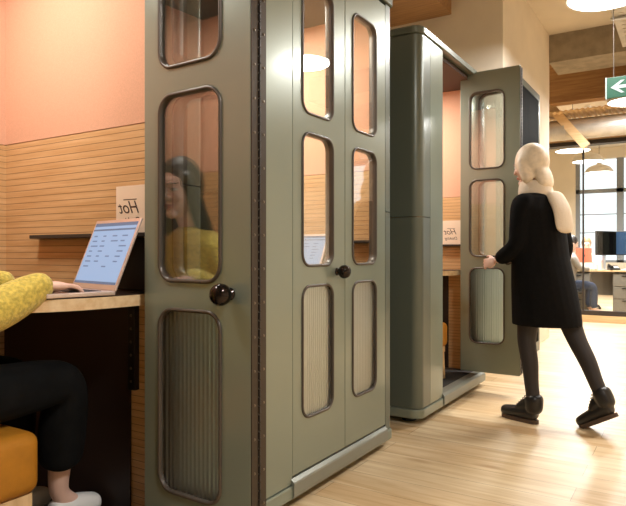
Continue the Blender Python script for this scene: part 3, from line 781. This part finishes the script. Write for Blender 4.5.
def desk_person(label, loc, rz, top, hair):
    t = thing('person', label, 'person', loc, rz, 'people at the far desks')
    Mh = Matrix.Translation((0, .1, 1.2)) @ Euler((math.radians(-18), 0, 0)).to_matrix().to_4x4()
    bm = bmesh.new(); add(bm, head_bm(), Mh)
    J = {'pelvis': ((0, 0, .52), (.13, .1)), 'chest': ((0, .05, .92), (.14, .1)), 'nb': ((0, .06, 1.04), .055), 'hd': ((0, .09, 1.16), .045),
         'sl': ((-.17, .05, 1.0), .048), 'el': ((-.22, .14, .78), .036), 'wl': ((-.12, .34, .775), .026), 'sr': ((.17, .05, 1.0), .048), 'er': ((.22, .14, .78), .036), 'wr': ((.12, .34, .775), .026),
         'hl': ((-.09, .02, .5), .08), 'kl': ((-.1, .42, .5), .055), 'al': ((-.1, .42, .1), .036), 'fl': ((-.1, .54, .05), .035), 'hr': ((.09, .02, .5), .08), 'kr': ((.1, .42, .5), .055), 'ar': ((.1, .42, .1), .036), 'fr': ((.1, .54, .05), .035)}
    skin(bm, J, [['pelvis', 'chest', 'nb', 'hd'], ['chest', 'sl', 'el', 'wl'], ['chest', 'sr', 'er', 'wr'], ['pelvis', 'hl', 'kl', 'al', 'fl'], ['pelvis', 'hr', 'kr', 'ar', 'fr']], 2)
    hand(bm, J['wl'][0], (.1, 1, -.02), (0, 0, 1), 1, .5, .9); hand(bm, J['wr'][0], (-.1, 1, -.02), (0, 0, 1), -1, .5, .9)
    me = remesh(bm, .008, 2); paint_face(me, Mh); obj('body', me, None, t)
    bm = bmesh.new()
    loft(bm, [ering(0, 0, .48, .18, .15), ering(0, .02, .7, .185, .14), ering(0, .05, .9, .195, .13), ering(0, .055, 1.0, .17, .105), ering(0, .06, 1.06, .07, .07)])
    for a in (('sl', 'el', 'wl'), ('sr', 'er', 'wr')):
        s, e, w = [Vector(J[k][0]) for k in a]; skin(bm, {'s': (s, .07), 'e': (e, .055), 'w': (w, .04)}, [['s', 'e', 'w']], 2)
    obj('sweater', remesh(bm, .01, 2), top, t)
    bm = bmesh.new()
    for a in (('hl', 'kl', 'al'), ('hr', 'kr', 'ar')):
        s, e, w = [Vector(J[k][0]) for k in a]; skin(bm, {'s': (s, .1), 'e': (e, .075), 'w': (w, .06)}, [['s', 'e', 'w']], 2)
    obj('trousers', remesh(bm, .01, 2), M['navy'], t)
    bm = bmesh.new(); ell(bm, (0, -.02, .026), (.088, .1, .118), 3, Mh); ell(bm, (0, -.06, -.04), (.075, .06, .08), 3, Mh)
    obj('hair', remesh(bm, .009, 2), hair, t)
    return t
def office_chair(label, loc, rz):
    t = thing('office_chair', label, 'chair', loc, rz, 'chairs at the far desks')
    obj('seat', bx(-.22, .22, -.2, .24, .36, .42, bev=.02), M['black'], t)
    obj('backrest', bx(-.2, .2, -.25, -.215, .5, .85, bev=.015), M['black'], t)
    bm = bmesh.new(); tube(bm, [(0, 0, .06), (0, 0, .365)], .03); tube(bm, [(0, -.2, .4), (0, -.24, .55)], .015); obj('column', bm, M['blackmetal'], t)
    for k in range(5):
        a = 2 * PI * k / 5; bm = bmesh.new(); tube(bm, [(0, 0, .07), (.27 * math.cos(a), .27 * math.sin(a), .04)], .018); lathe(bm, [(0, 0), (.02, .005), (.02, .035), (0, .04)], 10, (.27 * math.cos(a), .27 * math.sin(a), 0)); obj('leg', bm, M['blackmetal'], t)
    return t

# ------------------------------------------------------------------ far office: desk and what is on it
dt = thing('office_desk', 'long pale office desk with grey panels behind the glass partition', 'desk', (.7, 11.65, 0))
obj('desktop', bx(-1.45, 2.2, -.3, .3, .72, .75, bev=.004), M['beech'], dt)
for x in (-1.35, .55, 2.1):
    obj('leg', bx(x, x + .05, -.28, .28, 0, .72), M['black'], dt)
obj('modesty_panel', bx(-1.2, 2.05, .1, .12, .3, .71), M['greypanel'], dt)
def pedestal(x, label):
    t = thing('drawer_pedestal', label, 'drawer unit', (x, 11.39, 0))
    obj('carcass', bx(-.2, .2, 0, .24, .04, .69, bev=.004), M['greypanel'], t)
    for z in (.06, .27, .48):
        d = obj('drawer', bx(-.19, .19, -.018, 0, z, z + .195, bev=.003), M['greypanel'], t); obj('handle', bx(-.06, .06, -.028, -.018, z + .165, z + .18), M['blackmetal'], d)
pedestal(-.30, 'grey drawer unit under far desk, nearest the person in black coat')
pedestal(.45, 'grey drawer unit under far desk, below the monitors')
def monitor(label, loc, rz, m):
    t = thing('monitor', label, 'monitor', loc, rz, 'monitors on the far desk')
    obj('casing', bx(-.27, .27, -.02, .02, .25, .67, bev=.006), M['black'], t)
    obj('screen', bx(-.255, .255, -.023, -.0201, .265, .655), m, t)
    bm = bmesh.new(); box(bm, -.03, .03, .02, .045, .0, .5); obj('stand_neck', bm, M['silver'], t)
    obj('stand_foot', bx(-.11, .11, -.07, .1, 0, .012, bev=.004), M['silver'], t)
monitor('dark-screened monitor on far desk, edge-on before the bright window', (.12, 11.6, .751), math.radians(62), M['darkglass'])
monitor('blue-lit monitor on far desk, at the photo\'s right edge', (.48, 11.7, .751), math.radians(-35), M['mon_screen'])
l3 = laptop('coral-backed laptop with dark round logo on the far desk', (-.215, 11.5, .872), PI, M['coral'], 10, .26)
lid = [c for c in l3.children if c.name.startswith('lid')][0]
bm = bmesh.new(); lathe(bm, [(0, .0045), (.022, .0045), (.022, .003)], 20, (0, 0, .11), 'Y'); obj('logo', bm, M['ink'], lid)
# phone, papers, books, cup
pt = thing('desk_telephone', 'black desk telephone below the monitors on far desk', 'telephone', (.26, 11.45, .751), .4)
bm = bmesh.new(); prism(bm, [(-.09, 0), (.09, 0), (.09, .075), (-.09, .02)], -.08, .08, 'X'); obj('base', bm, M['black'], pt)
bm = bmesh.new(); tube(bm, [(-.055, -.09, .05), (-.055, -.05, .062), (-.055, .05, .085), (-.055, .09, .085)], [.02, .014, .014, .02]); obj('handset', bm, M['black'], pt)
obj('keypad', bx(-.01, .06, -.05, .03, .052, .056, M4=Matrix.Rotation(math.radians(16), 4, 'X')), M['whiteplastic'], pt)
tag(obj('file_box', bx(-.1, .1, -.06, .06, 0, .17, bev=.004), M['whiteplastic'], None, (-.06, 11.75, .751)), 'white file box standing left of dark-screened monitor', 'box')
tag(obj('paper_stack', bx(-.15, .15, -.03, .23, 0, .12), M['offwhite'], None, (-.215, 11.5, .751)), 'white stack of papers on far desk underneath coral laptop', 'papers')
bm = bmesh.new(); lathe(bm, [(0, 0), (.032, 0), (.04, .1), (.037, .1), (.03, .006), (0, .006)], 20)
tag(obj('paper_cup', bm, M['white'], None, (-.02, 11.44, .751)), 'white paper cup on far desk in front of file box', 'cup')
desk_person('person in pale grey sweater leaning over far desk, behind the person in black coat', (-.42, 10.95, 0), math.radians(-62), M['grey_wool'], M['hair_dark'])
desk_person('person with tan hair sitting behind the coral laptop', (-.30, 12.4, 0), math.radians(190), M['offwhite'], M['hair_tan'])
office_chair('black office chair under person in pale grey sweater', (-.45, 10.93, 0), math.radians(-62))
office_chair('black office chair under tan-haired person at far desk', (-.30, 12.46, 0), math.radians(190))

# ------------------------------------------------------------------ tall dark cabinet beyond the booths
ct = thing('tall_cabinet', 'tall dark cabinet against the cream wall, behind the head of the person in black coat', 'cabinet', (-.107, 5.84, 0))
obj('carcass', bx(.001, .085, 0, .98, 0, 2.735, bev=.004), M['paint_dark'], ct)
bm = bmesh.new(); box(bm, .085, .1, .0, .98, 2.67, 2.735); box(bm, .085, .1, 0, .98, 0, .1); box(bm, .085, .1, 0, .05, .1, 2.67); box(bm, .085, .1, .93, .98, .1, 2.67)
obj('door_frame', bm, M['paint_dark'], ct)
for y in (.052, .492):
    d = obj('door', bx(.086, .096, y, y + .436, .102, 2.668), M['darkglass'], ct); obj('handle', bx(.096, .11, y + (.4 if y < .3 else .02), y + (.415 if y < .3 else .035), 1.0, 1.2), M['blackmetal'], d)

# ------------------------------------------------------------------ pendant lamps
def lamp_proto(label, loc, r=.235, zc=3.72, group='white dome pendant lamps', rose=True, k=1):
    t = thing('pendant_lamp', label, 'lamp', loc, 0, group)
    bm = bmesh.new()
    prof = [(r, 0), (r * 1.0, .006), (r * .985, .03), (r * .9, .075), (r * .72, .12), (r * .48, .152), (.05, .172), (.045, .2), (0, .2)]
    lathe(bm, prof, 48); 
    lathe(bm, [(r, 0), (r - .012, .0), (r - .014, .03), (r * .85, .07), (.04, .15), (0, .155)], 48)
    obj('shade', bm, M['white'], t, smooth=True)
    bm = bmesh.new(); lathe(bm, [(0, .004), (r - .014, .004), (r - .014, .012), (0, .012)], 48); obj('diffuser', bm, M['lamp'], t)
    bm = bmesh.new(); tube(bm, [(0, 0, .2), (0, 0, zc - loc[2])], .004, 8); obj('cord', bm, M['dark_trim'], t)
    if rose:
        bm = bmesh.new(); lathe(bm, [(0, zc - loc[2] - .03), (.05, zc - loc[2] - .03), (.055, zc - loc[2]), (0, zc - loc[2])], 20); obj('ceiling_rose', bm, M['white'], t)
    li = bpy.data.lights.new('lamp_light', 'AREA'); li.shape = 'DISK'; li.size = r * 1.8; li.energy = LAMP_W * k; li.color = (1, .99, .965)
    lo = bpy.data.objects.new('lamp_light', li); link(lo, t); lo.location = (0, 0, -.004)
    return t
LAMP_W = 50
lamp_proto('large white pendant lamp nearest the camera, at the photo\'s top edge', (.82, 5.15, 3.01), r=.29, zc=3.345, rose=False, k=.75)
lamp_proto('white pendant lamp just behind the green exit sign', (.74, 8.66, 2.96), r=.29, k=.65)
lamp_proto('white pendant lamp mirrored in the upper window of the closed booth', (2.0, 5.25, 3.0), r=.29, k=.9, group='pendants over the right aisle')
lamp_proto('white pendant lamp over the right aisle, farther than the mirrored one', (2.0, 8.66, 3.0), r=.29, k=.6, group='pendants over the right aisle')
lamp_proto('unseen white pendant lamp added as fill light over the right aisle', (2.3, .5, 3.0), r=.29, k=1.05, group='pendants over the right aisle')  # added out of view as fill for the nearest booth, leaf and desk edge
lamp_proto('white pendant lamp behind glass, highest of the far three', (-.26, 10.6, 2.70), r=.27, k=1.8)
lamp_proto('white dome pendant lamp behind glass, middle of the far three', (-.22, 12.0, 2.70), r=.27, k=1.8)
lamp_proto('white dome pendant lamp behind glass, lowest of the far three', (-.22, 13.6, 2.68), r=.27, k=1.8)

# ------------------------------------------------------------------ exit sign, tray, duct
et = thing('exit_sign', 'green exit sign with white left arrow hanging below the ceiling', 'sign', (.785, 5.53, 2.315))
obj('panel', bx(0, .42, -.012, .012, 0, .168, bev=.002), M['green'], et)
bm = bmesh.new()
ar = [(.028, .108), (.105, .175), (.132, .175), (.085, .126), (.2, .126), (.2, .092), (.085, .092), (.132, .043), (.105, .043)]
ar = [(a, b * .78) for a, b in ar]
prism(bm, ar, -.0145, -.0118, 'Y'); obj('arrow', bm, M['exit_white'], et)
bm = bmesh.new(); box(bm, .3, .395, -.0145, -.0118, .016, .152); obj('doorway_symbol', bm, M['exit_white'], et)
bm = bmesh.new()
def cap2(p, q, w):
    p, q = (p[0], p[1] * .8), (q[0], q[1] * .8)
    d = Vector((q[0] - p[0], q[1] - p[1])); n = Vector((-d.y, d.x)).normalized() * w
    prism(bm, [(p[0] + n.x, p[1] + n.y), (p[0] - n.x, p[1] - n.y), (q[0] - n.x, q[1] - n.y), (q[0] + n.x, q[1] + n.y)], -.0165, -.0146, 'Y')
prism(bm, [(.325 + .014 * math.cos(i * PI / 7), .130 + .014 * math.sin(i * PI / 7)) for i in range(14)], -.0165, -.0146, 'Y')
for p, q, w in (((.33, .14), (.345, .095), .012), ((.33, .135), (.3, .115), .006), ((.34, .135), (.365, .11), .006), ((.345, .1), (.315, .075), .008), ((.315, .075), (.325, .045), .007), ((.345, .095), (.37, .065), .008), ((.37, .065), (.385, .07), .006)): cap2(p, q, w)
obj('running_figure', bm, M['green'], et)
obj('edge_frame', bx(-.010, .0, -.014, .014, -.003, .171), M['exit_white'], et)
for x in (.05, .37):
    bm = bmesh.new(); tube(bm, [(x, 0, .167), (x, 0, 3.345 - 2.315)], .003, 6); obj('wire', bm, M['dark_trim'], et)
bm = bmesh.new(); n = 26
tr = thing('cable_tray', 'perforated galvanised cable tray under the ceiling at the photo\'s right edge', 'cable tray', (.725, 2.0, 3.35))
holes = [rrect(.05 + i * .11, .10 + i * .11, .04 + j * .12, .06 + j * .12, .009, 2)[::-1] for j in range(45) for i in range(4)]
bm = plate([(0, 0), (.5, 0), (.5, 5.6), (0, 5.6)], holes, -.002, .002)
for v in bm.verts: v.co = Vector((v.co.x, v.co.z, v.co.y))
obj('tray_bottom', bm, M['duct'], tr)
for x in (0, .496): obj('tray_side', bx(x, x + .004, 0, 5.6, 0, .06), M['duct'], tr)
for y in (1.0, 2.8, 4.6):
    for x in (-.006, .506):
        bm = bmesh.new(); tube(bm, [(x, y, .0), (x, y, .37)], .005, 8); obj('hanger_rod', bm, M['silver'], tr)
    obj('cross_bar', bx(-.02, .52, y - .02, y + .02, -.024, -.003), M['silver'], tr)
du = thing('ventilation_duct', 'silver round ventilation duct above the glass partition', 'duct', (-.5, 9.42, 2.0))
bm = bmesh.new(); tube(bm, [(0, 0, 0.83), (4.0, 0, .83)], .15, 28); obj('pipe', bm, M['duct'], du, smooth=False)
for x in (.3, 1.2, 2.1, 3.0):
    bm = bmesh.new(); tube(bm, [(x, 0, .83), (x + .03, 0, .83)], .156, 28); obj('seam_collar', bm, M['duct'], du)

# ------------------------------------------------------------------ daylight and view
w = bpy.data.worlds.new('daylight'); sc.world = w; w.use_nodes = True
bg = w.node_tree.nodes['Background']; bg.inputs['Color'].default_value = (.93, .97, 1, 1); bg.inputs['Strength'].default_value = 1.3
sc.view_settings.view_transform = 'Standard'; sc.view_settings.look = 'None'; sc.view_settings.exposure = 0.45; sc.view_settings.gamma = 1
sc.view_settings.use_curve_mapping = False
cy = sc.cycles
cy.max_bounces = 12; cy.diffuse_bounces = 4; cy.glossy_bounces = 5; cy.transmission_bounces = 8; cy.transparent_max_bounces = 16
cy.caustics_reflective = False; cy.caustics_refractive = False; cy.sample_clamp_indirect = 6
cy.use_denoising = True
